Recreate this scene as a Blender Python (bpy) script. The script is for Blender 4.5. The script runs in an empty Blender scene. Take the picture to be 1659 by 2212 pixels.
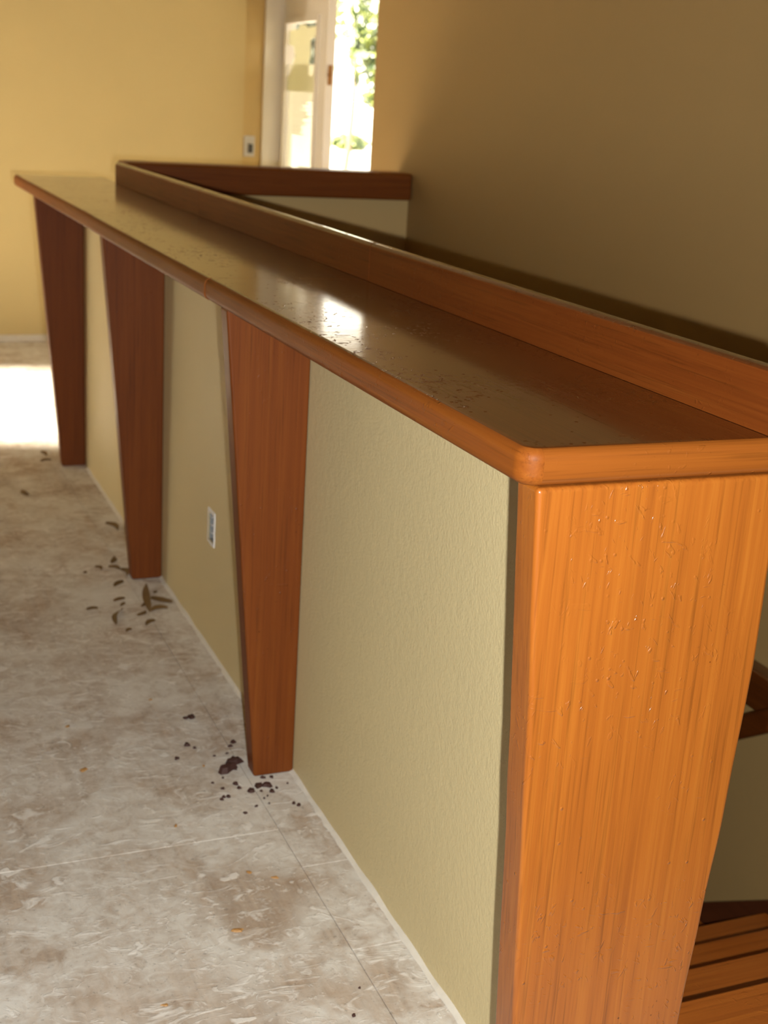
import bpy, bmesh, math, random
from mathutils import Vector, Matrix, noise as mnoise

random.seed(7)
SC = bpy.context.scene
COL = SC.collection

# ------------------------------------------------------------------ camera
CAM = Vector((-0.8223, -1.145, 1.3253))
FWD = Vector((0.37730938, 0.87775651, -0.29526453))
RGT = Vector((0.9242059, -0.37720435, 0.05966844))
DWN = Vector((-0.0590007, -0.29539868, -0.95355049))
cd = bpy.data.cameras.new('camera')
cam = bpy.data.objects.new('camera', cd); COL.objects.link(cam)
m = Matrix((RGT, -DWN, -FWD)).transposed().to_4x4(); m.translation = CAM
cam.matrix_world = m
cd.sensor_fit = 'HORIZONTAL'; cd.sensor_width = 36.0
cd.lens = 2850.637 / 1659 * 36.0
cd.clip_start = 0.02; cd.clip_end = 300
cd.dof.use_dof = True; cd.dof.focus_distance = 1.6; cd.dof.aperture_fstop = 10.0
SC.camera = cam

# ------------------------------------------------------------------ world, sun, flash, exposure
w = bpy.data.worlds.new('sky'); SC.world = w; w.use_nodes = True
bg = w.node_tree.nodes['Background']
bg.inputs[0].default_value = (1.0, 0.93, 0.76, 1); bg.inputs[1].default_value = 6.5

def lamp(name, kind, loc, energy, color=(1, 1, 1), direction=None, **kw):
    d = bpy.data.lights.new(name, kind); d.energy = energy; d.color = color
    for k, v in kw.items(): setattr(d, k, v)
    o = bpy.data.objects.new(name, d); COL.objects.link(o); o.location = loc
    if direction is not None:
        o.rotation_euler = Vector(direction).to_track_quat('-Z', 'Y').to_euler()
    return o

SUN_EL = math.radians(22)
lamp('sun', 'SUN', (-8, 4, 8), 47.0, (1.0, 0.88, 0.68), (math.cos(SUN_EL), -0.14, -math.sin(SUN_EL)), angle=math.radians(3.5))
XL = -4.6           # inner face of the left wall, out of the picture
# the camera's own flash, built beside and a little below the lens (camera held upright)
lamp('camera_flash', 'SPOT', CAM + RGT * 0.05 + DWN * 0.058 + FWD * 0.01, 235.0, (1.0, 0.985, 0.93), FWD,
     spot_size=math.radians(95), spot_blend=0.6, shadow_soft_size=0.008)
# openings that let the daylight in (portals: they guide sky light, emit nothing of their own)
def portal(name, loc, direction, sx, sy):
    o = lamp(name, 'AREA', loc, 1.0, direction=direction, shape='RECTANGLE', size=sx, size_y=sy)
    o.data.cycles.is_portal = True
portal('portal_patio', (XL - 0.07, 5.30, 1.03), (1, 0, 0), 1.4, 2.06)
portal('portal_hall_added', (3.07, 5.3, 1.2), (-1, 0, 0), 1.6, 1.8)  # guides sky light through the added hall opening
portal('portal_entry', (2.04, 6.56, 1.02), (0, -1, 0), 0.76, 2.06)

SC.view_settings.view_transform = 'Standard'; SC.view_settings.look = 'None'
SC.view_settings.exposure = 0.0; SC.view_settings.gamma = 1.0
SC.view_settings.use_curve_mapping = False

# ------------------------------------------------------------------ node helpers
class NT:
    def __init__(s, name):
        s.m = bpy.data.materials.new(name); s.m.use_nodes = True
        s.t = s.m.node_tree; s.b = s.t.nodes['Principled BSDF']; s.out = s.t.nodes['Material Output']
    def n(s, typ, **kw):
        nd = s.t.nodes.new(typ)
        for k, v in kw.items():
            if k.startswith('i_'):
                key = k[2:]; key = int(key) if key.isdigit() else key.replace('_', ' ')
                nd.inputs[key].default_value = v
            else: setattr(nd, k, v)
        return nd
    def l(s, a, b): s.t.links.new(a, b)
    def coord(s, scale=(1, 1, 1), rand=True, rot=(0, 0, 0)):
        tc = s.n('ShaderNodeTexCoord'); mp = s.n('ShaderNodeMapping')
        mp.inputs['Scale'].default_value = scale; mp.inputs['Rotation'].default_value = rot
        if rand:
            oi = s.n('ShaderNodeObjectInfo'); mu = s.n('ShaderNodeVectorMath', operation='SCALE')
            cx = s.n('ShaderNodeCombineXYZ', i_0=13.0, i_1=7.0, i_2=5.0)
            s.l(cx.outputs[0], mu.inputs[0]); s.l(oi.outputs['Random'], mu.inputs['Scale'])
            ad = s.n('ShaderNodeVectorMath', operation='ADD')
            s.l(tc.outputs['Object'], ad.inputs[0]); s.l(mu.outputs[0], ad.inputs[1]); s.l(ad.outputs[0], mp.inputs[0])
        else: s.l(tc.outputs['Object'], mp.inputs[0])
        return mp.outputs[0]
    def noise(s, vec, scale, detail=3, rough=0.55, dist=0.0):
        nd = s.n('ShaderNodeTexNoise', i_Scale=scale, i_Detail=detail, i_Roughness=rough, i_Distortion=dist)
        s.l(vec, nd.inputs['Vector']); return nd.outputs['Fac']
    def ramp(s, fac, stops, interp='LINEAR'):
        r = s.n('ShaderNodeValToRGB'); cr = r.color_ramp; cr.interpolation = interp
        while len(cr.elements) < len(stops): cr.elements.new(0.5)
        for e, (p, c) in zip(cr.elements, stops):
            e.position = p; e.color = (c, c, c, 1) if isinstance(c, (int, float)) else (*c, 1)
        s.l(fac, r.inputs[0]); return r.outputs[0]
    def mix(s, fac, a, b, blend='MIX'):
        x = s.n('ShaderNodeMix', data_type='RGBA', blend_type=blend)
        for src, i in ((fac, 0), (a, 6), (b, 7)):
            if isinstance(src, (int, float)): x.inputs[i].default_value = src
            elif isinstance(src, tuple): x.inputs[i].default_value = (*src, 1)
            else: s.l(src, x.inputs[i])
        return x.outputs[2]
    def math(s, op, a, b=0.0, clamp=False):
        x = s.n('ShaderNodeMath', operation=op, use_clamp=clamp)
        for src, i in ((a, 0), (b, 1)):
            if isinstance(src, (int, float)): x.inputs[i].default_value = src
            else: s.l(src, x.inputs[i])
        return x.outputs[0]
    def bump(s, h, strength, dist, prev=None):
        x = s.n('ShaderNodeBump', i_Strength=strength, i_Distance=dist)
        s.l(h, x.inputs['Height'])
        if prev is not None: s.l(prev, x.inputs['Normal'])
        return x.outputs[0]

def simple(name, col, rough=0.5, metal=0.0, spec=0.5, vary=0.0, vscale=20):
    k = NT(name); b = k.b
    b.inputs['Roughness'].default_value = rough; b.inputs['Metallic'].default_value = metal
    b.inputs['Specular IOR Level'].default_value = spec
    if vary:
        f = k.noise(k.coord(), vscale)
        c = k.mix(f, tuple(x * (1 - vary) for x in col), tuple(min(1, x * (1 + vary)) for x in col))
        k.l(c, b.inputs['Base Color'])
    else: b.inputs['Base Color'].default_value = (*col, 1)
    return k.m

def paint(name, col, bump=0.25, rough=0.55):
    k = NT(name); b = k.b; v = k.coord(rand=False)
    f = k.noise(v, 2.2, 3)
    k.l(k.mix(f, tuple(x * 0.95 for x in col), tuple(x * 1.04 for x in col)), b.inputs['Base Color'])
    n1 = k.noise(v, 190, 2); n2 = k.noise(v, 60, 2)
    h = k.math('ADD', n1, n2)
    k.l(k.bump(h, bump, 0.0016), b.inputs['Normal'])
    b.inputs['Roughness'].default_value = rough; b.inputs['Specular IOR Level'].default_value = 0.35
    return k.m

def wood(name, axis, dark, mid, light, rough=0.4, wrinkle=0.4, coat=0.25, coat_rough=0.14, spec=0.3, dents=1.0):
    """stained and varnished softwood, grain along axis (0, 1, 2)"""
    k = NT(name); b = k.b
    sc = [85.0, 85.0, 85.0]; sc[axis] = 1.6
    v = k.coord(tuple(sc)); vr = k.coord((1, 1, 1))
    broad = k.noise(vr, 3.2, 3)
    g = k.noise(v, 1.0, 5, 0.62, 0.9)
    fine_sc = [260.0, 260.0, 260.0]; fine_sc[axis] = 5.0
    fine = k.noise(k.coord(tuple(fine_sc)), 1.0, 3, 0.6)
    lerp = lambda a, b_, t: tuple(x + (y - x) * t for x, y in zip(a, b_))
    base = k.ramp(g, [(0.26, lerp(mid, dark, 0.75)), (0.5, mid), (0.76, lerp(mid, light, 0.75))])
    big = k.noise(k.coord(tuple(3.0 if i == axis else 14.0 for i in range(3))), 1.0, 3, 0.5, 0.6)
    base = k.mix(k.ramp(big, [(0.3, 0.0), (0.7, 0.55)]), base, lerp(mid, dark, 0.45))
    base = k.mix(k.math('MULTIPLY', broad, 0.6), base, mid)
    pores = k.ramp(fine, [(0.30, 0.62), (0.46, 1.0)])
    base = k.mix(0.75, base, pores, 'MULTIPLY')
    # small dents and nail pits in the stain
    vo = k.n('ShaderNodeTexVoronoi', feature='F1', i_Scale=60.0); k.l(vr, vo.inputs['Vector'])
    pit = k.ramp(vo.outputs['Distance'], [(0.05, 0.0), (0.10, 1.0)])
    gate = k.ramp(k.noise(vr, 6.0, 2), [(0.60, 1.0), (0.68, 0.0)])
    pit2 = k.math('MAXIMUM', pit, gate)
    base = k.mix(k.math('SUBTRACT', 1.0, pit2), base, tuple(x * 0.25 for x in dark))
    k.l(base, b.inputs['Base Color'])
    # relief: grain, fine slanting scratches and pulled wrinkles in the thick finish, tiny drops
    nb = k.bump(fine, 0.22, 0.0006)
    o1, o2 = [i for i in (0, 1, 2) if i != axis]
    lines = None
    for ang, fq, lo in ((0.5, 120.0, 0.64), (-0.35, 150.0, 0.66), (1.2, 110.0, 0.67)):
        # rotate about each axis so that the scratches slant on every face
        s3 = [fq, fq, fq]; s3[axis] = 7.0
        vv = k.coord(tuple(s3), rot=(0, 0, 0))
        rt = k.n('ShaderNodeVectorRotate', rotation_type='EULER_XYZ'); rt.inputs['Rotation'].default_value = (ang if axis != 0 else 0.0, ang if axis != 1 else 0.0, ang if axis != 2 else 0.0)
        tc = k.n('ShaderNodeTexCoord'); k.l(tc.outputs['Object'], rt.inputs['Vector'])
        mp = k.n('ShaderNodeMapping'); mp.inputs['Scale'].default_value = tuple(s3); k.l(rt.outputs[0], mp.inputs[0])
        q = k.ramp(k.noise(mp.outputs[0], 1.0, 2, 0.5, 0.4), [(lo, 0.0), (lo + 0.07, 1.0)])
        lines = q if lines is None else k.math('MAXIMUM', lines, q)
    gate2 = k.ramp(k.noise(vr, 5.0, 3), [(0.48, 0.0), (0.62, 1.0)])
    cr = k.math('MULTIPLY', lines, gate2)
    nb = k.bump(cr, wrinkle, 0.0015, nb)
    blob = k.n('ShaderNodeTexVoronoi', feature='F1', i_Scale=70.0); k.l(vr, blob.inputs['Vector'])
    sp = k.n('ShaderNodeSeparateColor'); k.l(blob.outputs['Color'], sp.inputs[0])
    bl = k.math('MULTIPLY', k.ramp(blob.outputs['Distance'], [(0.0, 1.0), (0.17, 0.0)]), k.math('MULTIPLY', k.ramp(sp.outputs[0], [(0.68, 0.0), (0.72, 1.0)]), k.ramp(k.noise(vr, 4.0, 2), [(0.46, 0.0), (0.56, 1.0)])))
    nb2 = k.bump(bl, 0.5 * dents, 0.004, nb)
    k.l(nb2, b.inputs['Normal'])
    cn = k.bump(k.noise(vr, 26.0, 3), 0.06, 0.002, k.bump(bl, 0.5 * dents, 0.004, k.bump(cr, wrinkle, 0.0015)))
    k.l(cn, b.inputs['Coat Normal'])
    b.inputs['Roughness'].default_value = rough
    b.inputs['Specular IOR Level'].default_value = spec
    b.inputs['Coat Weight'].default_value = coat; b.inputs['Coat Roughness'].default_value = coat_rough
    return k.m

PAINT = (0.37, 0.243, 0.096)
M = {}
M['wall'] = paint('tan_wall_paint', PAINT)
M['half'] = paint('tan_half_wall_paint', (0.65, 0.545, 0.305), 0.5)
M['far_wall'] = paint('yellow_wall_paint', (0.64, 0.51, 0.24))
M['hall'] = paint('tan_hall_paint', (0.62, 0.45, 0.20))
M['white'] = paint('white_trim_paint', (0.86, 0.81, 0.75), 0.1, 0.35)
M['ceiling'] = paint('ceiling_paint', (0.30, 0.25, 0.17), 0.2, 0.8)
WD = ((0.215, 0.050, 0.008), (0.40, 0.108, 0.014), (0.56, 0.185, 0.026))
def tone(f, g=1.0): return [(c[0] * f, c[1] * f * g, c[2] * f) for c in WD]
M['wood_v'] = wood('golden_stained_wood', 2, *tone(0.82, 1.08), coat=0.4, wrinkle=0.6)
M['wood_fin'] = wood('brown_stained_wood', 2, *tone(0.41, 0.93), coat=0.05, rough=0.5, spec=0.2)
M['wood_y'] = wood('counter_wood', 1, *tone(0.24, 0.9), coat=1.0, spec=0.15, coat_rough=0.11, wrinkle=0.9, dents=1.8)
M['wood_edge_lit'] = wood('counter_edge_lit_wood', 1, *tone(0.58, 1.02), coat=0.0, spec=0.12, rough=0.5)  # lighter copy of the counter wood, flash on the front edge painted in
M['wood_end_lit'] = wood('counter_end_lit_wood', 0, *tone(0.62, 1.06), coat=0.15)  # same wood again, coloured as the flash-lit near end
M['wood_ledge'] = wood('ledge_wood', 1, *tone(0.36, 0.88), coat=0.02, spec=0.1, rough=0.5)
M['wood_x'] = wood('cross_wood', 0, *tone(0.5), coat=0.1, spec=0.2)
M['wood_tread'] = wood('tread_wood', 0, *tone(0.85), coat=0.3)
M['dark_wood'] = wood('dark_stained_wood', 1, (0.05, 0.015, 0.006), (0.085, 0.024, 0.009), (0.12, 0.035, 0.012), wrinkle=0.1)

# plywood subfloor under plaster dust
def make_ply():
    k = NT('dusty_plywood'); b = k.b; v = k.coord(rand=False)
    gr = k.noise(k.coord((42, 3.0, 1), rand=False), 1.0, 4, 0.6, 1.2)
    ply = k.ramp(gr, [(0.3, (0.30, 0.215, 0.15)), (0.7, (0.45, 0.335, 0.24))])
    d1 = k.noise(v, 6.0, 6, 0.62, 0.6); d2 = k.noise(v, 30.0, 5, 0.65, 1.0); d3 = k.noise(v, 1.6, 2)
    s = k.math('ADD', k.math('MULTIPLY', d1, 0.55), k.math('ADD', k.math('MULTIPLY', d2, 0.38), k.math('MULTIPLY', d3, 0.25)))
    dust = k.ramp(s, [(0.47, 0.18), (0.57, 0.62), (0.66, 0.97)])
    def blot(x, y, r, keep):
        g = k.n('ShaderNodeVectorMath', operation='DISTANCE'); g.inputs[1].default_value = (x, y, 0); k.l(v, g.inputs[0])
        dd = k.math('ADD', g.outputs['Value'], k.math('MULTIPLY', k.math('SUBTRACT', d1, 0.5), 0.35))
        return k.ramp(dd, [(r * 0.35, keep), (r, 1.0)])
    for a in ((-0.19, 0.74, 0.16, 0.35), (-0.30, 0.50, 0.17, 0.55), (-0.52, 0.47, 0.14, 0.6), (-0.13, 0.47, 0.12, 0.5), (-0.60, 1.05, 0.2, 0.75)):
        dust = k.math('MULTIPLY', dust, blot(*a))
    dustcol = k.mix(k.noise(v, 11, 4), (0.60, 0.57, 0.515), (0.76, 0.735, 0.685))
    c = k.mix(dust, ply, dustcol)
    # dried joint compound: trowel smears and drops
    sw = k.noise(k.coord((5, 9, 1), rand=False, rot=(0, 0, 0.6)), 2.2, 5, 0.6, 2.0)
    smear = k.ramp(sw, [(0.55, 0.0), (0.68, 0.75)])
    vo = k.n('ShaderNodeTexVoronoi', feature='F1', i_Scale=11.0, i_Randomness=1.0)
    wv = k.n('ShaderNodeVectorMath', operation='MULTIPLY_ADD'); wv.inputs[1].default_value = (0.09, 0.09, 0)
    nz = k.n('ShaderNodeTexNoise', i_Scale=24.0, i_Detail=3.0); k.l(v, nz.inputs['Vector']); k.l(nz.outputs['Color'], wv.inputs[0]); k.l(v, wv.inputs[2])
    k.l(wv.outputs[0], vo.inputs['Vector'])
    sep = k.n('ShaderNodeSeparateColor'); k.l(vo.outputs['Color'], sep.inputs[0])
    size = k.math('MULTIPLY', k.math('SUBTRACT', sep.outputs[0], 0.40), 0.36)
    drop = k.ramp(k.math('SUBTRACT', size, vo.outputs['Distance']), [(0.0, 0.0), (0.045, 0.7)])
    white = k.math('MAXIMUM', smear, drop)
    fl = k.ramp(k.noise(v, 55, 3, 0.6, 0.8), [(0.58, 0.0), (0.66, 0.6)])
    white = k.math('MAXIMUM', white, k.math('MULTIPLY', fl, k.ramp(k.noise(v, 5, 2), [(0.42, 0.0), (0.6, 1.0)])))
    c = k.mix(white, c, (0.80, 0.775, 0.73))
    speck = k.ramp(k.noise(v, 120, 2), [(0.30, 0.5), (0.36, 1.0)])
    c = k.mix(0.5, c, speck, 'MULTIPLY')
    k.l(c, b.inputs['Base Color'])
    h = k.math('ADD', k.math('MULTIPLY', white, 0.8), k.math('MULTIPLY', d2, 0.6))
    k.l(k.bump(h, 0.5, 0.003), b.inputs['Normal'])
    b.inputs['Roughness'].default_value = 0.75; b.inputs['Specular IOR Level'].default_value = 0.25
    return k.m
M['ply'] = make_ply()
M['mud'] = simple('dried_joint_compound', (0.70, 0.66, 0.58), 0.85, vary=0.1, vscale=60)
M['gap'] = simple('dusty_joint', (0.42, 0.37, 0.30), 0.9, vary=0.5, vscale=25)
M['flake'] = simple('dark_brown_flake', (0.050, 0.017, 0.012), 0.7, vary=0.3)
M['shaving'] = simple('brown_wood_shaving', (0.135, 0.075, 0.024), 0.6, vary=0.35)
M['chip'] = simple('orange_wood_chip', (0.42, 0.22, 0.07), 0.6, vary=0.2)
M['plate'] = simple('grey_white_plastic', (0.62, 0.60, 0.58), 0.4)
M['dark_plastic'] = simple('dark_switch_slot', (0.07, 0.065, 0.06), 0.5)
M['grey_box'] = simple('grey_metal_box', (0.27, 0.28, 0.29), 0.45, 0.3)
M['steel'] = simple('pale_steel', (0.75, 0.74, 0.74), 0.35, 0.4)
M['raw_gypsum'] = simple('raw_white_gypsum', (0.82, 0.80, 0.80), 0.9, vary=0.06, vscale=90)
M['brass'] = simple('brass', (0.42, 0.22, 0.08), 0.4, 0.7)
M['concrete'] = simple('pale_concrete', (0.58, 0.56, 0.50), 0.9, vary=0.1, vscale=1)
M['bark'] = simple('tree_bark', (0.14, 0.10, 0.07), 0.9, vary=0.3)
def leaf(name, col):
    k = NT(name); b = k.b
    k.l(k.mix(k.noise(k.coord(), 1.5), tuple(x * 0.6 for x in col), tuple(x * 1.4 for x in col)), b.inputs['Base Color'])
    b.inputs['Roughness'].default_value = 0.5
    return k.m
M['leaf'] = leaf('green_leaves', (0.055, 0.088, 0.036)); M['leaf2'] = leaf('yellow_green_leaves', (0.19, 0.225, 0.06)); M['leaf3'] = leaf('dark_leaves', (0.022, 0.035, 0.012))
def slat_mat(name, f):
    k = NT(name); b = k.b
    b.inputs['Base Color'].default_value = (0.80, 0.78, 0.66, 1); b.inputs['Roughness'].default_value = 0.45
    tr = k.n('ShaderNodeBsdfTranslucent'); tr.inputs[0].default_value = (0.80, 0.78, 0.62, 1)
    mx = k.n('ShaderNodeMixShader', i_0=f); k.l(b.outputs[0], mx.inputs[1]); k.l(tr.outputs[0], mx.inputs[2]); k.l(mx.outputs[0], k.out.inputs[0])
    return k.m
M['slat'] = slat_mat('white_blind_slat', 0.25); M['paper'] = slat_mat('thin_masking_paper', 0.6)
def glass_mat():
    k = NT('clear_glass'); g = k.n('ShaderNodeBsdfGlossy', i_Roughness=0.02); t = k.n('ShaderNodeBsdfTransparent')
    g.inputs[0].default_value = (0.9, 0.9, 0.9, 1)
    mx = k.n('ShaderNodeMixShader', i_0=0.07); k.l(t.outputs[0], mx.inputs[1]); k.l(g.outputs[0], mx.inputs[2]); k.l(mx.outputs[0], k.out.inputs[0])
    return k.m
M['glass'] = glass_mat()

# ------------------------------------------------------------------ object helpers
def link_mesh(name, bm, mat, parent=None, origin=None, smooth=False):
    """bm is in world coordinates"""
    o0 = Vector(parent['_o']) if parent is not None else Vector(origin or (0, 0, 0))
    bmesh.ops.translate(bm, verts=bm.verts, vec=-o0)
    bmesh.ops.recalc_face_normals(bm, faces=bm.faces)
    me = bpy.data.meshes.new(name)
    if smooth:
        for f in bm.faces: f.smooth = True
        for e in bm.edges:
            if len(e.link_faces) != 2 or e.calc_face_angle(0) > 0.6: e.smooth = False
    bm.to_mesh(me); bm.free()
    me.materials.append(M[mat])
    o = bpy.data.objects.new(name, me); COL.objects.link(o)
    if parent is not None: o.parent = parent
    else: o.location = o0
    o['_o'] = tuple(o0)
    if smooth:
        md = o.modifiers.new('weighted_normals', 'WEIGHTED_NORMAL'); md.keep_sharp = True
    return o

def thing(name, label, cat, loc, group=None):
    o = bpy.data.objects.new(name, None); COL.objects.link(o); o.location = loc; o.empty_display_size = 0.05
    o['_o'] = tuple(loc); return tag(o, label, cat, group)
def tag(o, label, cat, group=None):
    o['label'] = label; o['category'] = cat
    if group: o['group'] = group
    return o
def struct(o): o['kind'] = 'structure'; return o

def add_box(bm, x0, x1, y0, y1, z0, z1):
    vs = [bm.verts.new((x, y, z)) for z in (z0, z1) for x, y in ((x0, y0), (x1, y0), (x1, y1), (x0, y1))]
    for f in ((3, 2, 1, 0), (4, 5, 6, 7), (0, 1, 5, 4), (1, 2, 6, 5), (2, 3, 7, 6), (3, 0, 4, 7)):
        bm.faces.new([vs[i] for i in f])
    return vs
def box(x0, x1, y0, y1, z0, z1, bev=0.0, seg=2):
    bm = bmesh.new(); add_box(bm, x0, x1, y0, y1, z0, z1)
    if bev: bmesh.ops.bevel(bm, geom=bm.edges[:], offset=bev, segments=seg, affect='EDGES', profile=0.5)
    return bm
def boxes(lst):
    bm = bmesh.new()
    for b in lst: add_box(bm, *b)
    return bm
def prism(pts, axis, lo, hi, bev=0.0, seg=2):
    """polygon pts in the two other axes, extruded along axis"""
    bm = bmesh.new()
    def P(a, b, c):
        return {0: (c, a, b), 1: (a, c, b), 2: (a, b, c)}[axis]
    A = [bm.verts.new(P(a, b, lo)) for a, b in pts]; B = [bm.verts.new(P(a, b, hi)) for a, b in pts]
    bm.faces.new(A); bm.faces.new(B[::-1]); n = len(pts)
    for i in range(n): bm.faces.new([A[i], A[(i + 1) % n], B[(i + 1) % n], B[i]])
    bmesh.ops.recalc_face_normals(bm, faces=bm.faces)
    if bev: bmesh.ops.bevel(bm, geom=bm.edges[:], offset=bev, segments=seg, affect='EDGES', profile=0.5)
    return bm

# ------------------------------------------------------------------ the shell of the room
XR = 1.265          # face of the tall stairwell wall
YD = 6.5            # face of the entrance wall
HC = 3.0            # ceiling height
LOW = -2.7
HALF = 0.10         # half wall thickness

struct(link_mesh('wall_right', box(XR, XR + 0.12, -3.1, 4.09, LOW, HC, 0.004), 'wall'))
struct(link_mesh('wall_far', box(XL - 0.1, 1.295, 6.04, YD + 0.12, -0.02, HC), 'far_wall'))
struct(link_mesh('wall_entry', boxes([(1.295, 1.655, YD, YD + 0.12, -0.02, HC), (2.425, 3.3, YD, YD + 0.12, -0.02, HC), (1.655, 2.425, YD, YD + 0.12, 2.06, HC)]), 'hall'))
struct(link_mesh('wall_hall', boxes([(3.0, 3.12, 3.0, 4.5, -0.02, HC), (3.0, 3.12, 6.1, YD, -0.02, HC), (3.0, 3.12, 4.5, 6.1, -0.02, 0.3), (3.0, 3.12, 4.5, 6.1, 2.1, HC), (XR + 0.12, 3.0, 3.0, 3.12, -0.02, HC)]), 'hall'))  # unseen window opening added here to brighten the door and casing
struct(link_mesh('wall_left', boxes([(XL - 0.1, XL, 3.0, 4.60, 0, HC), (XL - 0.1, XL, 6.00, 6.04, 0, HC), (XL - 0.1, XL, 4.60, 6.00, 2.06, HC)]), 'hall'))
struct(link_mesh('wall_light_block', boxes([(-1.72, -1.60, -3.1, 3.0, 0, HC), (XL - 0.1, -1.60, 3.0, 3.12, 0, HC)]), 'wall'))  # unseen walls, added to keep patio light off the near stairwell
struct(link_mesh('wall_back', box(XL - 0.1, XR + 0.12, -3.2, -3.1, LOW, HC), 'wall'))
struct(link_mesh('ceiling', box(XL - 0.1, 3.12, -3.2, YD + 0.12, HC, HC + 0.1), 'ceiling'))

# floor: joists' deck below, plywood sheets as its parts, the stair opening left free
SX0, SX1, SY0, SY1 = HALF, XR, 0.262, 3.665
floor = struct(link_mesh('floor', boxes([(XL - 0.1, SX0, -3.2, 6.1, -0.20, -0.019), (SX0, XR, -3.2, 0.028, -0.20, -0.019), (SX0, XR, 0.028, SY0 - 0.03, -0.20, -0.034),
                                         (SX0, XR + 0.12, SY1 + 0.1, 6.1, -0.20, -0.019), (1.295, 3.12, 3.0, YD + 0.12, -0.20, -0.019)]), 'gap'))
G = 0.0006
def sheet(x0, x1, y0, y1, dz=0.0):
    bm = box(x0 + G, x1 - G, y0 + G, y1 - G, -0.019, dz)
    top = [e for e in bm.edges if all(v.co.z > dz - 1e-5 for v in e.verts)]
    bmesh.ops.bevel(bm, geom=top, offset=0.0007, segments=1, affect='EDGES')
    link_mesh('plywood_sheet', bm, 'ply', floor)
for y0, y1 in ((-3.1, -0.6), (-0.6, 0.56), (0.56, 0.815), (0.815, 2.60), (2.60, 3.765)):
    sheet(-0.097, 0.05, y0, y1)
ys = (-3.1, -1.49, 0.95, 3.39, 6.04)
for i in range(4):
    sheet(-1.317, -0.097, ys[i], ys[i + 1])
ys2 = (-3.1, -0.27, 2.17, 4.61, 6.04)
for i in range(4):
    sheet(-2.537, -1.317, ys2[i], ys2[i + 1]); sheet(-3.757, -2.537, ys[i], ys[i + 1]); sheet(XL, -3.757, ys2[i], ys2[i + 1])
sheet(-0.097, 1.122, 3.765, 6.04); sheet(1.122, XR, 3.765, 6.04)
sheet(XR, 1.295, 4.09, 6.04); sheet(1.295, 3.0, 3.12, YD)
sheet(0.05, XR, -3.1, 0.028)

# half wall beside the stairs, with the cut-out for an electrical box
ZB = 0.954; ZC = 0.9965; ZL = 1.07
hy0, hy1, hz0, hz1 = 1.797, 1.847, 0.279, 0.352
def half_wall():
    bm = bmesh.new(); Y0, Y1 = 0.05, 3.77
    yy = [Y0, hy0, hy1, Y1]; zz = [-0.02, hz0, hz1, ZB]
    V = [[bm.verts.new((0, y, z)) for z in zz] for y in yy]
    for i in range(3):
        for j in range(3):
            if i == 1 and j == 1: continue
            bm.faces.new([V[i][j], V[i + 1][j], V[i + 1][j + 1], V[i][j + 1]])
    D = {(i, j): bm.verts.new((0.045, yy[i], zz[j])) for i in (1, 2) for j in (1, 2)}
    ring = [(1, 1), (2, 1), (2, 2), (1, 2)]
    for a in range(4):
        p, q = ring[a], ring[(a + 1) % 4]
        bm.faces.new([V[p[0]][p[1]], V[q[0]][q[1]], D[q], D[p]])
    bm.faces.new([D[r] for r in ring])
    B = [[bm.verts.new((HALF, y, z)) for z in (LOW, ZB)] for y in (Y0, Y1)]
    bm.faces.new([B[0][0], B[1][0], B[1][1], B[0][1]])
    bm.faces.new([V[0][j] for j in range(4)] + [B[0][1], B[0][0]])
    bm.faces.new([V[3][j] for j in range(4)] + [B[1][1], B[1][0]])
    bm.faces.new([V[i][3] for i in range(4)] + [B[1][1], B[0][1]])
    return bm
struct(link_mesh('wall_half', half_wall(), 'half'))
struct(link_mesh('wall_stair_end', boxes([(HALF, XR, 3.665, 3.77, LOW, 0.953), (0.1625, XR, 3.665, 3.77, 0.953, 1.0)]), 'hall'))
struct(link_mesh('wall_stair_front', box(HALF, XR, SY0 - 0.12, SY0 - 0.02, LOW, -0.2), 'wall'))
struct(link_mesh('floor_lower', box(HALF, XR, SY0 - 0.1, 3.7, LOW - 0.1, LOW), 'dark_wood'))
# joint compound squeezed out along the foot of the half wall
bm = bmesh.new(); prev = None
y = 0.05
while y < 3.5:
    wv = 0.006 + 0.007 * (0.5 + 0.5 * mnoise.noise((y * 9, 1, 0))) + 0.004 * mnoise.noise((y * 40, 3, 0))
    h = 0.005 + 0.004 * mnoise.noise((y * 12, 7, 0))
    cur = [bm.verts.new(c) for c in ((0.001, y, h), (-wv * 0.6, y, h * 0.7), (-wv, y, 0.0004))]
    if prev:
        for a in range(2): bm.faces.new([prev[a], prev[a + 1], cur[a + 1], cur[a]])
    prev = cur; y += 0.012
o = link_mesh('joint_compound_bead', bm, 'mud', floor, smooth=True)

# far wall foot: strip of dried compound
struct(link_mesh('baseboard_far', box(XL + 0.01, 1.29, 6.022, 6.039, 0.0, 0.035, 0.004), 'mud'))

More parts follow.
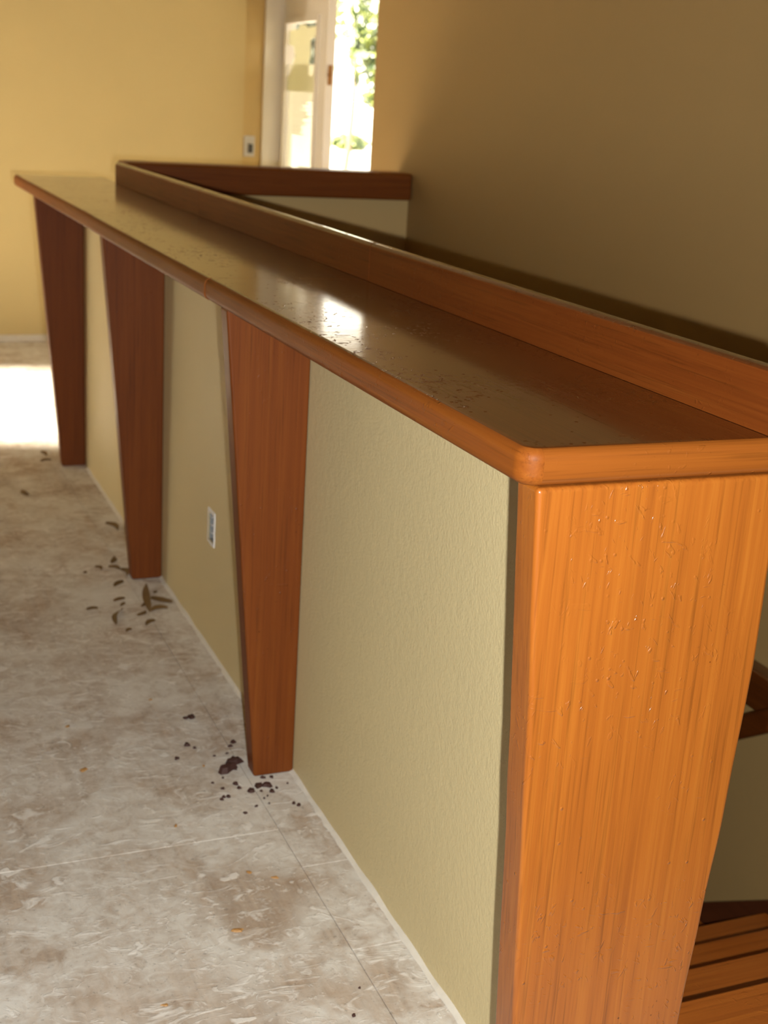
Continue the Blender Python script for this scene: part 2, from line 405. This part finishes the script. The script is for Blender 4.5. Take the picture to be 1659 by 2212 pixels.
# entrance: casing, jamb, open door
struct(link_mesh('trim_1', boxes([(1.54, 1.66, YD - 0.022, YD - 0.0005, 0, 2.06), (1.54, 2.545, YD - 0.022, YD - 0.0005, 2.06, 2.18), (2.425, 2.545, YD - 0.022, YD - 0.0005, 0, 2.06)]), 'white'))
struct(link_mesh('trim_2', boxes([(1.6555, 1.668, YD, YD + 0.12, 0, 2.06), (2.412, 2.4245, YD, YD + 0.12, 0, 2.06), (1.668, 2.412, YD, YD + 0.12, 2.045, 2.06)]), 'white'))
dy0, dy1, dx = 5.745, 6.485, 1.65
DT = 0.048
ly0, ly1, lz0, lz1 = 5.895, 6.415, 0.30, 1.725
door = thing('door_1', 'white entrance door standing open with a tall blind-covered glass lite', 'door', (dx, dy1, 0.008))
door['kind'] = 'structure'
bm = boxes([(dx, dx + DT, dy0, ly0, 0.008, 2.04), (dx, dx + DT, ly1, dy1, 0.008, 2.04), (dx, dx + DT, ly0, ly1, 0.008, lz0), (dx, dx + DT, ly0, ly1, lz1, 2.04)])
bmesh.ops.remove_doubles(bm, verts=bm.verts, dist=1e-5)
link_mesh('door_slab', bm, 'white', door)
fw = 0.03
bm = boxes([(dx - 0.012, dx, ly0 - fw, ly0 + 0.004, lz0 - fw, lz1 + fw), (dx - 0.012, dx, ly1 - 0.004, ly1 + fw, lz0 - fw, lz1 + fw),
            (dx - 0.012, dx, ly0, ly1, lz1 - 0.004, lz1 + fw), (dx - 0.012, dx, ly0, ly1, lz0 - fw, lz0 + 0.004)])
lf = link_mesh('lite_frame', bm, 'white', door)
link_mesh('glass_pane', box(dx + 0.036, dx + 0.040, ly0, ly1, lz0, lz1), 'glass', door)
bm = bmesh.new(); z = lz0 + 0.012
while z < 1.50:
    a = 0.0085
    vs = [bm.verts.new(c) for c in ((dx + 0.014, ly0 + 0.004, z + a), (dx + 0.014, ly1 - 0.004, z + a), (dx + 0.024, ly1 - 0.004, z - a), (dx + 0.024, ly0 + 0.004, z - a))]
    bm.faces.new(vs); z += 0.0185
bl = link_mesh('blind_slats', bm, 'slat', door); bl['kind'] = 'stuff'
# torn masking paper left over the top of the lite
pts = [(ly0 + 0.005, 1.46), (ly0 + 0.06, 1.475), (ly0 + 0.085, 1.44), (ly0 + 0.15, 1.45), (ly0 + 0.155, 1.52), (ly0 + 0.13, 1.55), (ly0 + 0.14, 1.63), (ly0 + 0.07, 1.645),
       (ly0 + 0.03, 1.66), (ly0 + 0.03, 1.70), (ly0 + 0.2, 1.695), (ly0 + 0.24, 1.712), (ly0 + 0.33, 1.71), (ly0 + 0.36, 1.69), (ly1 - 0.01, 1.685), (ly1 - 0.005, 1.61), (ly1 - 0.1, 1.60), (ly1 - 0.13, 1.55),
       (ly1 - 0.09, 1.49), (ly1 - 0.04, 1.45), (ly1 - 0.005, 1.44), (ly1 - 0.005, 1.36), (ly0 + 0.005, 1.36)]
link_mesh('masking_paper', prism(pts, 0, dx + 0.008, dx + 0.0095), 'paper', door)
link_mesh('latch_plate', boxes([(dx + 0.012, dx + 0.036, dy0 - 0.002, dy0 + 0.001, 1.40, 1.50), (dx + 0.017, dx + 0.031, dy0 - 0.012, dy0, 1.44, 1.462)]), 'brass', door)

# light switch between the far wall and the casing
sw = thing('light_switch', 'small light switch with grey plate on the wall left of the white door casing', 'switch', (1.465, YD, 1.03))
link_mesh('switch_plate', box(1.435, 1.500, YD - 0.008, YD - 0.0005, 0.985, 1.10, 0.003), 'plate', sw)
link_mesh('toggle', boxes([(1.462, 1.486, YD - 0.020, YD - 0.008, 1.005, 1.055)]), 'dark_plastic', sw)

# uncovered electrical box in the half wall
eb = thing('electrical_box', 'uncovered electrical box in a ragged white cut-out low on the tan half wall', 'outlet', (0.0, 1.822, 0.315))
bm = bmesh.new(); n = 40; inner = []; outer = []; outer2 = []
cy, cz = (hy0 + hy1) / 2, (hz0 + hz1) / 2; ay, az = (hy1 - hy0) / 2, (hz1 - hz0) / 2
for i in range(n):
    t = 2 * math.pi * i / n; c, s = math.cos(t), math.sin(t); q = max(abs(c), abs(s)); uy, uz = c / q, s / q
    r = 0.0045 + 0.003 * mnoise.noise((c * 3, s * 3, 2)) + 0.0025 * random.random()
    inner.append(bm.verts.new((-0.0022, cy + uy * (ay - 0.001), cz + uz * (az - 0.001))))
    outer.append(bm.verts.new((-0.0026, cy + uy * (ay + r * 0.8), cz + uz * (az + r * 1.3))))
    outer2.append(bm.verts.new((-0.0002, cy + uy * (ay + r), cz + uz * (az + r * 1.6))))
for i in range(n):
    j = (i + 1) % n
    bm.faces.new([inner[i], inner[j], outer[j], outer[i]]); bm.faces.new([outer[i], outer[j], outer2[j], outer2[i]])
link_mesh('ragged_edge', bm, 'raw_gypsum', eb)
e = 0.0015
link_mesh('box_liner', boxes([(0.001, 0.040, hy0 + e, hy0 + 2 * e, hz0 + e, hz1 - e), (0.001, 0.040, hy1 - 2 * e, hy1 - e, hz0 + e, hz1 - e), (0.001, 0.040, hy0 + 2 * e, hy1 - 2 * e, hz0 + e, hz0 + 2 * e),
                              (0.001, 0.040, hy0 + 2 * e, hy1 - 2 * e, hz1 - 2 * e, hz1 - e), (0.038, 0.040, hy0 + 2 * e, hy1 - 2 * e, hz0 + 2 * e, hz1 - 2 * e)]), 'grey_box', eb)
for z in (0.296, 0.315, 0.336):
    link_mesh('wire_clamp', box(0.003, 0.012, hy1 - 0.016, hy1 - 2.2 * e, z, z + 0.004), 'steel', eb)

# ------------------------------------------------------------------ the bar counter along the half wall
OV = 0.178
def board(poly, z0, z1, top_r, top_edges, corner=None):
    """plan polygon -> slab; 'corner' vertices rounded, edges whose midpoint passes top_edges rounded over"""
    bm = bmesh.new()
    A = [bm.verts.new((x, y, z0)) for x, y in poly]; B = [bm.verts.new((x, y, z1)) for x, y in poly]; n = len(poly)
    bm.faces.new(A[::-1]); bm.faces.new(B)
    for i in range(n): bm.faces.new([A[i], A[(i + 1) % n], B[(i + 1) % n], B[i]])
    if corner:
        ed = [e for e in bm.edges if abs(e.verts[0].co.z - e.verts[1].co.z) > 0.01 and any((Vector(c) - e.verts[0].co.xy).length < 1e-4 for c in corner)]
        bmesh.ops.bevel(bm, geom=ed, offset=0.024, segments=5, affect='EDGES', profile=0.5)
    ed = [e for e in bm.edges if abs(e.verts[0].co.z - e.verts[1].co.z) < 1e-5 and top_edges((e.verts[0].co + e.verts[1].co) / 2)]
    bmesh.ops.bevel(bm, geom=ed, offset=top_r, segments=4, affect='EDGES', profile=0.5)
    return bm
counter = thing('bar_counter', 'long dark glossy stained wood counter with an upright back ledge on the half wall', 'counter', (0.0, 0.0, ZB))
XB = 0.152
cy_ = (0.0, 1.261, 2.442, 4.005)
for i in range(3):
    y0, y1 = cy_[i] + (0.0006 if i else 0), cy_[i + 1] - (0.0006 if i < 2 else 0)
    xo = 0.002 * (i == 1)
    poly = [(-OV - xo, y0), (XB, y0), (XB, y1), (-OV - xo, y1)]
    cr = [(-OV, y0)] if i == 0 else ([(-OV, y1)] if i == 2 else None)
    def te(mid, y0=y0, y1=y1, i=i):
        if mid.x > XB - 0.005: return False
        if i == 0 and mid.y > y1 - 1e-3: return False
        if i == 1 and (mid.y > y1 - 1e-3 or mid.y < y0 + 1e-3): return False
        if i == 2 and mid.y < y0 + 1e-3: return False
        return True
    o = link_mesh('counter_board', board(poly, ZB + 0.0005, ZC, 0.013, te, cr), 'wood_y', counter, smooth=True)
    me = o.data; me_x = o['_o'][0]
    me.materials.append(M['wood_edge_lit']); me.materials.append(M['wood_end_lit'])
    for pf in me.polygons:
        if pf.normal.z < 0.93: pf.material_index = 2 if (i == 0 and pf.center.y < 0.014 and pf.center.x + me_x > -0.153) else 1  # side faces take the lighter flash-lit colours, the top stays dark
ly = (0.006, 1.228, 2.514, 3.69)
for i in range(3):
    y0, y1 = ly[i] + (0.0008 if i else 0.0), ly[i + 1] - (0.0008 if i < 2 else 0)
    bm = box(0.1345, 0.160, y0, y1, ZC + 0.0005, ZL)
    if i == 0:
        fe = [e for e in bm.edges if all(v.co.z > ZL - 1e-4 and v.co.y < y0 + 1e-4 for v in e.verts)]
        bmesh.ops.bevel(bm, geom=fe, offset=0.024, segments=5, affect='EDGES', profile=0.5)
    ed = [e for e in bm.edges if (e.verts[0].co.z > ZL - 1e-4 and e.verts[1].co.z > ZL - 1e-4) or (i == 2 and all(v.co.y > y1 - 1e-4 for v in e.verts))]
    bmesh.ops.bevel(bm, geom=ed, offset=0.009, segments=4, affect='EDGES', profile=0.5)
    o = link_mesh('ledge_board', bm, 'wood_ledge', counter, smooth=True)
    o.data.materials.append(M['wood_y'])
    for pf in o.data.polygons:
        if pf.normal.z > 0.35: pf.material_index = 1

# wood cap along the top of the far half wall
cap = thing('stair_end_cap', 'dark wood cap rail across the far end of the stairwell, under the open door', 'rail', (0.7, 3.65, 0.974))
link_mesh('cap_board', box(0.1615, XR - 0.001, 3.632, 3.664, 0.973, ZL + 0.004, 0.010, 4), 'wood_x', cap, smooth=True)
link_mesh('cap_top_board', box(0.1615, XR - 0.001, 3.6645, 3.785, 1.0005, ZL + 0.004, 0.010, 4), 'wood_x', cap, smooth=True)

# tapered supports under the overhang
for yf, lab in ((1.155, 'tapered dark wood support nearest the orange end panel, brown flakes at its foot'),
                (2.335, 'middle tapered dark wood support under the counter, shavings at its foot'),
                (3.545, 'farthest tapered dark wood support, beside the sunlit floor')):
    bm = prism([(-0.0006, 0.0005), (-0.085, 0.0005), (-0.166, ZB), (-0.0006, ZB)], 1, yf, yf + 0.045, 0.005, 3)
    tag(link_mesh('tapered_support', bm, 'wood_fin', None, (-0.04, yf + 0.02, 0), True), lab, 'support', 'tapered supports under the counter overhang')
# near end panel, tapering both ways
pts = [(-0.104, 0.0005), (-0.118, 0.25), (-0.139, 0.66), (-0.158, ZB), (0.158, ZB), (0.159, 0.72), (0.150, 0.56), (0.1385, 0.40), (0.1265, 0.23), (0.110, 0.0005)]
bm = prism(pts, 1, 0.0015, 0.0495)
bmesh.ops.subdivide_edges(bm, edges=[e for e in bm.edges if abs(e.verts[0].co.z - e.verts[1].co.z) > 0.1], cuts=5)
for v in bm.verts:
    s = -1 if v.co.x < 0 else 1
    if 0.02 < v.co.z < 0.94: v.co.x += 0.0022 * mnoise.noise((v.co.z * 9, s * 5, round(v.co.y * 100)))
ed = [e for e in bm.edges if len(e.link_faces) == 2 and e.calc_face_angle(0) > 0.6]
bmesh.ops.bevel(bm, geom=ed, offset=0.006, segments=3, affect='EDGES', profile=0.5)
tag(link_mesh('end_panel', bm, 'wood_v', None, (0, 0.025, 0), True), 'bright orange wood end panel tapering downward at the near end of the counter', 'panel')

# ------------------------------------------------------------------ stairs going down beyond the end panel
st = thing('staircase', 'wooden stair treads descending between the half wall and tall tan wall', 'stairs', (0.7, 0.283, -0.2))
RISE, RUN = 0.18, 0.27
for kx in range(12):
    yn = 0.283 + RUN * kx; zt = -RISE * kx
    y0 = yn - RUN - 0.03 if kx else 0.03
    link_mesh('tread', box(HALF + 0.002, XR - 0.022, y0 + 0.006, yn, zt - 0.032, zt, 0.008, 3), 'wood_tread', st, smooth=True)
    link_mesh('riser', box(HALF + 0.002, XR - 0.022, yn - 0.03, yn - 0.014, zt - RISE + 0.0005, zt - 0.0325), 'dark_wood', st)
zl_ = lambda y: -(y - 0.283) * RISE / RUN
yA, yB = 0.283, 3.62
link_mesh('skirt_board', prism([(yA, zl_(yA) + 0.03), (yB, zl_(yB) + 0.03), (yB, zl_(yB) - 0.28), (yA, zl_(yA) - 0.28)], 0, XR - 0.02, XR - 0.001), 'dark_wood', st)

# level wood trim at floor height on the tall wall and the sloped handrail below it
struct(link_mesh('trim_3', box(XR - 0.055, XR - 0.001, 0.30, 3.66, -0.045, 0.055, 0.01, 3), 'wood_y', None, None, True))
hr = thing('handrail', 'dark wood stair handrail sloping down the tall tan wall', 'handrail', (1.19, 1.2, -0.1))
ya, yb = 1.10, 3.3
f = lambda y: -0.075 - (y - 1.2) * RISE / RUN
link_mesh('rail', prism([(ya, f(ya) + 0.035), (yb, f(yb) + 0.035), (yb, f(yb) - 0.035), (ya, f(ya) - 0.035)], 0, 1.165, 1.2095, 0.010, 3), 'wood_y', hr, smooth=True)
for yy in (1.5, 2.4, 3.1):
    link_mesh('bracket', boxes([(1.18, XR - 0.0005, yy - 0.012, yy + 0.012, f(yy) - 0.07, f(yy) - 0.05), (1.18, 1.20, yy - 0.012, yy + 0.012, f(yy) - 0.06, f(yy) - 0.03)]), 'brass', hr)

# ------------------------------------------------------------------ litter on the floor
SHAV = [[-0.06,2.28,-0.09,2.081],[-0.067,2.18,-0.017,2.136],[-0.088,2.091,-0.039,2.099],[-0.122,1.996,-0.091,2.021],[-0.156,2.117,-0.192,2.017],[-0.248,2.139,-0.217,2.142],[-0.146,2.293,-0.112,2.323],[-0.1,2.421,-0.092,2.364],[-0.13,2.452,-0.1,2.425],[-0.117,2.481,-0.095,2.526],[-0.167,2.46,-0.153,2.429],[-0.129,2.067,-0.1,2.087],[-0.157,2.145,-0.141,2.162],[-0.051,2.216,-0.039,2.224],[-0.105,2.126,-0.091,2.15],[-0.168,2.183,-0.134,2.196],[-0.207,2.418,-0.196,2.423],[-0.179,1.966,-0.161,1.98],[-0.061,2.852,-0.035,2.779],[-0.132,3.747,-0.116,3.697],[-0.151,3.618,-0.112,3.631],[-0.269,3.256,-0.252,3.197]]
FLAKE = [[-0.133,1.218,0.0048],[-0.107,1.225,0.025],[-0.128,1.2,0.0289],[-0.128,1.137,0.013],[-0.126,1.12,0.0093],[-0.107,1.102,0.0129],[-0.085,1.118,0.0168],[-0.069,1.114,0.0168],[-0.067,1.09,0.0111],[-0.158,1.126,0.0074],[-0.165,1.095,0.0082],[-0.156,1.093,0.0082],[-0.172,1.086,0.0073],[-0.146,1.169,0.0056],[-0.112,1.196,0.0067],[-0.054,1.1,0.0074],[-0.027,1.112,0.0056],[-0.086,1.046,0.0045],[-0.114,1.043,0.0063],[-0.041,1.033,0.0082],[-0.033,1.024,0.0082],[-0.068,1.147,0.0094],[-0.051,1.146,0.0085],[-0.11,1.268,0.0058],[-0.138,1.264,0.0058],[-0.087,1.096,0.0065],[-0.081,1.075,0.0046],[-0.171,1.155,0.0056],[-0.095,1.297,0.0099],[-0.084,1.313,0.0119],[-0.216,1.273,0.0096],[-0.18,1.325,0.0138],[-0.169,1.309,0.0078],[-0.14,1.452,0.0164],[-0.153,1.451,0.0103],[-0.153,0.406,0.0063],[-0.121,0.465,0.0044],[-0.142,1.024,0.0072],[-0.105,1.111,0.0056],[-0.09,1.068,0.0055]]
CHIP = [[-0.193,0.826,0.0099],[-0.155,0.797,0.0099],[-0.261,0.666,0.0154],[-0.406,1.278,0.0169],[-0.406,1.479,0.009],[-0.206,1.563,0.0095],[-0.418,0.517,0.0084],[-0.28,1.017,0.0079],[-0.17,1.229,0.0076]]
def crumb(x, y, s, elong=1.3, ang=0.0, h=0.35):
    """irregular flake with a raised back"""
    bm = bmesh.new(); n = 9; ring = []; ring2 = []
    for i in range(n):
        t = 2 * math.pi * i / n; r = s * 0.5 * random.uniform(0.65, 1.25)
        lx, ly_ = r * elong * math.cos(t), r * math.sin(t)
        wx, wy = lx * math.cos(ang) - ly_ * math.sin(ang), lx * math.sin(ang) + ly_ * math.cos(ang)
        ring.append(bm.verts.new((x + wx, y + wy, 0.0006))); ring2.append(bm.verts.new((x + wx * 0.72, y + wy * 0.72, s * h * random.uniform(0.5, 1.0) + 0.001)))
    c = bm.verts.new((x, y, s * h + 0.001))
    for i in range(n):
        j = (i + 1) % n
        bm.faces.new([ring[i], ring[j], ring2[j], ring2[i]]); bm.faces.new([ring2[i], ring2[j], c])
    bm.faces.new(ring[::-1])
    return bm
def shaving(x0, y0, x1, y1, wd, curl):
    """thin curled ribbon between two points"""
    bm = bmesh.new(); a = Vector((x0, y0)); b = Vector((x1, y1)); d = b - a; L = d.length
    p = Vector((-d.y, d.x)).normalized(); N = 8; rows = []
    for i in range(N + 1):
        t = i / N; c = a + d * t + p * (curl * math.sin(math.pi * t) * L * 0.3)
        wv = wd * (0.25 + math.sin(math.pi * min(1, max(0, t))) ** 0.7); z = 0.0008 + 0.25 * wd * math.sin(math.pi * t)
        rows.append([bm.verts.new((c.x - p.x * wv / 2, c.y - p.y * wv / 2, z)), bm.verts.new((c.x, c.y, z + wd * 0.22)), bm.verts.new((c.x + p.x * wv / 2, c.y + p.y * wv / 2, z + wd * 0.55))])
    for i in range(N):
        for j in range(2): bm.faces.new([rows[i][j], rows[i + 1][j], rows[i + 1][j + 1], rows[i][j + 1]])
    r = bmesh.ops.extrude_face_region(bm, geom=bm.faces[:])
    bmesh.ops.translate(bm, verts=[g for g in r['geom'] if isinstance(g, bmesh.types.BMVert)], vec=(0, 0, 0.0007))
    return bm
for i, (x0, y0, x1, y1) in enumerate(SHAV):
    L = math.hypot(x1 - x0, y1 - y0)
    wd = 0.016 if i == 0 else min(0.012, max(0.006, L * 0.22))
    o = link_mesh('wood_shaving', shaving(x0, y0, x1, y1, wd, random.uniform(-0.8, 0.8)), 'shaving', None, ((x0 + x1) / 2, (y0 + y1) / 2, 0))
    gs = 'brown shavings on the floor near the supports'
    lab = {0: 'largest brown curled shaving, standing out in front of the middle support', 1: 'straight brown shaving right of the largest curl, pointing at the half wall',
           2: 'dark-centred shaving just below the straight one near the half wall', 3: 'short brown shaving lying in the open below the largest curl',
           4: 'bent brown shaving left of and below the largest curl', 5: 'thin brown shaving lying farthest left of the middle support',
           6: 'short thick shaving directly left of the largest curl', 7: 'brown shaving pushed against the left foot of the middle support',
           8: 'flat brown shaving running toward the left foot of the middle support', 9: 'brown shaving standing topmost of the scatter behind the middle support',
           18: 'thin curved brown shaving on the floor between middle and farthest supports', 19: 'reddish scrap farthest away, at the edge of the sunlit floor',
           20: 'reddish scrap just short of the sunlit floor, left of the farthest support', 21: 'lone thin shaving near the left edge of the floor, short of the sunlit patch'}
    tag(o, lab.get(i, 'tiny brown wood shaving scattered on the floor around the middle support'), 'shaving', gs)
for i, (x, y, s) in enumerate(FLAKE):
    big = s > 0.02
    o = link_mesh('wood_flake', crumb(x, y, s, 1.7 if big else 1.3, random.uniform(0, 3.1), 0.5 if big else 0.4), 'flake', None, (x, y, 0))
    lab = {35: 'dark speck lowest on the floor, near the bottom edge beside the half wall', 36: 'single dark speck on the plywood strip, above the lowest one',
           28: 'dull brown scrap behind the nearest support, the nearer of two', 29: 'dull brown scrap behind the nearest support, the farther of two',
           30: 'dark flake alone on the dusty floor, left of the nearest support', 31: 'elongated dark flake upper left of the nearest support',
           32: 'small dark flake beside the elongated one left of the nearest support', 33: 'thin dark streak of debris highest above the others left of the nearest support',
           34: 'short dark flake touching the highest thin streak left of the nearest support', 1: 'large dark flake pressed against the left side of the nearest support',
           2: 'large dark pointed flake left of the nearest support foot', 6: 'dark flake at the front of the nearest support, left one of a touching pair', 7: 'dark flake at the front of the nearest support, right one of a touching pair'}
    tag(o, lab.get(i, 'small dark brown flake on the floor at the foot of the nearest support'), 'flake', 'dark flakes around the nearest support')
for i, (x, y, s) in enumerate(CHIP):
    o = link_mesh('wood_chip', crumb(x, y, s * 0.8, 1.9, random.uniform(0, 3.1), 0.2), 'chip', None, (x, y, 0))
    lab = ('orange chip at the left of the top edge of the brown bare patch', 'orange chip at the right of the top edge of the brown bare patch', 'largest pale orange wood chip, on the brown bare patch of plywood',
           'orange chip at the left, on a level with the foot of the nearest support', 'small orange chip farthest left and up on the dusty floor', 'small orange chip on the dusty floor, farthest of all',
           'orange chip near the bottom edge of the floor', 'orange chip in the middle of the dusty floor, above the long plywood joint', 'pale orange chip just left of the dark flakes')
    tag(o, lab[i], 'chip', 'orange wood chips on the dusty floor')

# ------------------------------------------------------------------ outside the open door
struct(link_mesh('ground', boxes([(-60, 80, YD + 0.125, 120, -0.35, -0.15), (3.13, 80, -10, YD + 0.12, -0.35, -0.15), (-60, XL - 0.11, -40, YD + 0.12, -0.35, -0.15)]), 'concrete'))
def tree(name, label, x, y, zc, rx, rz, mats, n, lf, trunk=True, cat='tree'):
    t = thing(name, label, cat, (x, y, -0.15))
    for mi, mt in enumerate(mats):
        bm = bmesh.new()
        for _ in range(n // len(mats)):
            v = Vector((random.gauss(0, 1), random.gauss(0, 1), random.gauss(0, 1))).normalized() * random.random() ** 0.4
            p = Vector((x + v.x * rx, y + v.y * rx, zc + v.z * rz)); p += Vector([0.25 * rx * mnoise.noise(p * 1.7 + Vector((k * 9, 0, 0))) for k in range(3)])
            if p.z < 0: p.z = 0.02
            a = Vector((random.gauss(0, 1), random.gauss(0, 1), random.gauss(0, 1))).normalized(); b = a.orthogonal().normalized(); s = lf * random.uniform(0.6, 1.4)
            bm.faces.new([bm.verts.new(p + q) for q in (a * s, b * s * 0.45, -a * s, -b * s * 0.45)])
        o = link_mesh('foliage' , bm, mt, t); o['kind'] = 'stuff'
    if trunk:
        bm = bmesh.new(); rings = []
        for i in range(7):
            q = i / 6; zz = -0.15 + q * (zc + rz * 0.2 + 0.15); r = 0.07 * (1 - 0.6 * q)
            rings.append([bm.verts.new((x + 0.12 * math.sin(q * 3) + r * math.cos(k * math.pi / 4), y + r * math.sin(k * math.pi / 4), zz)) for k in range(8)])
        for i in range(6):
            for k in range(8): bm.faces.new([rings[i][k], rings[i][(k + 1) % 8], rings[i + 1][(k + 1) % 8], rings[i + 1][k]])
        link_mesh('trunk', bm, 'bark', t)
tree('tree', 'green leafy tree outside the open door, at the right edge of the opening', 7.65, 20.0, 2.25, 0.45, 1.15, ['leaf', 'leaf2'], 420, 0.13)
tree('tree', 'pale yellow green tree outside the open door, behind the white door edge', 9.45, 26.0, 3.0, 0.8, 1.2, ['leaf2'], 130, 0.16)
tree('tree', 'dark green bushy tree outside, glimpsed through the gaps in the door glass', 4.75, 16.5, 1.9, 0.6, 1.2, ['leaf3'], 3000, 0.13)
tree('shrub', 'low green shrub on the bright ground seen low through the open door', 13.4, 36.0, 0.2, 0.6, 0.28, ['leaf2', 'leaf'], 420, 0.12, False, 'shrub')

for o in bpy.data.objects:
    if '_o' in o: del o['_o']
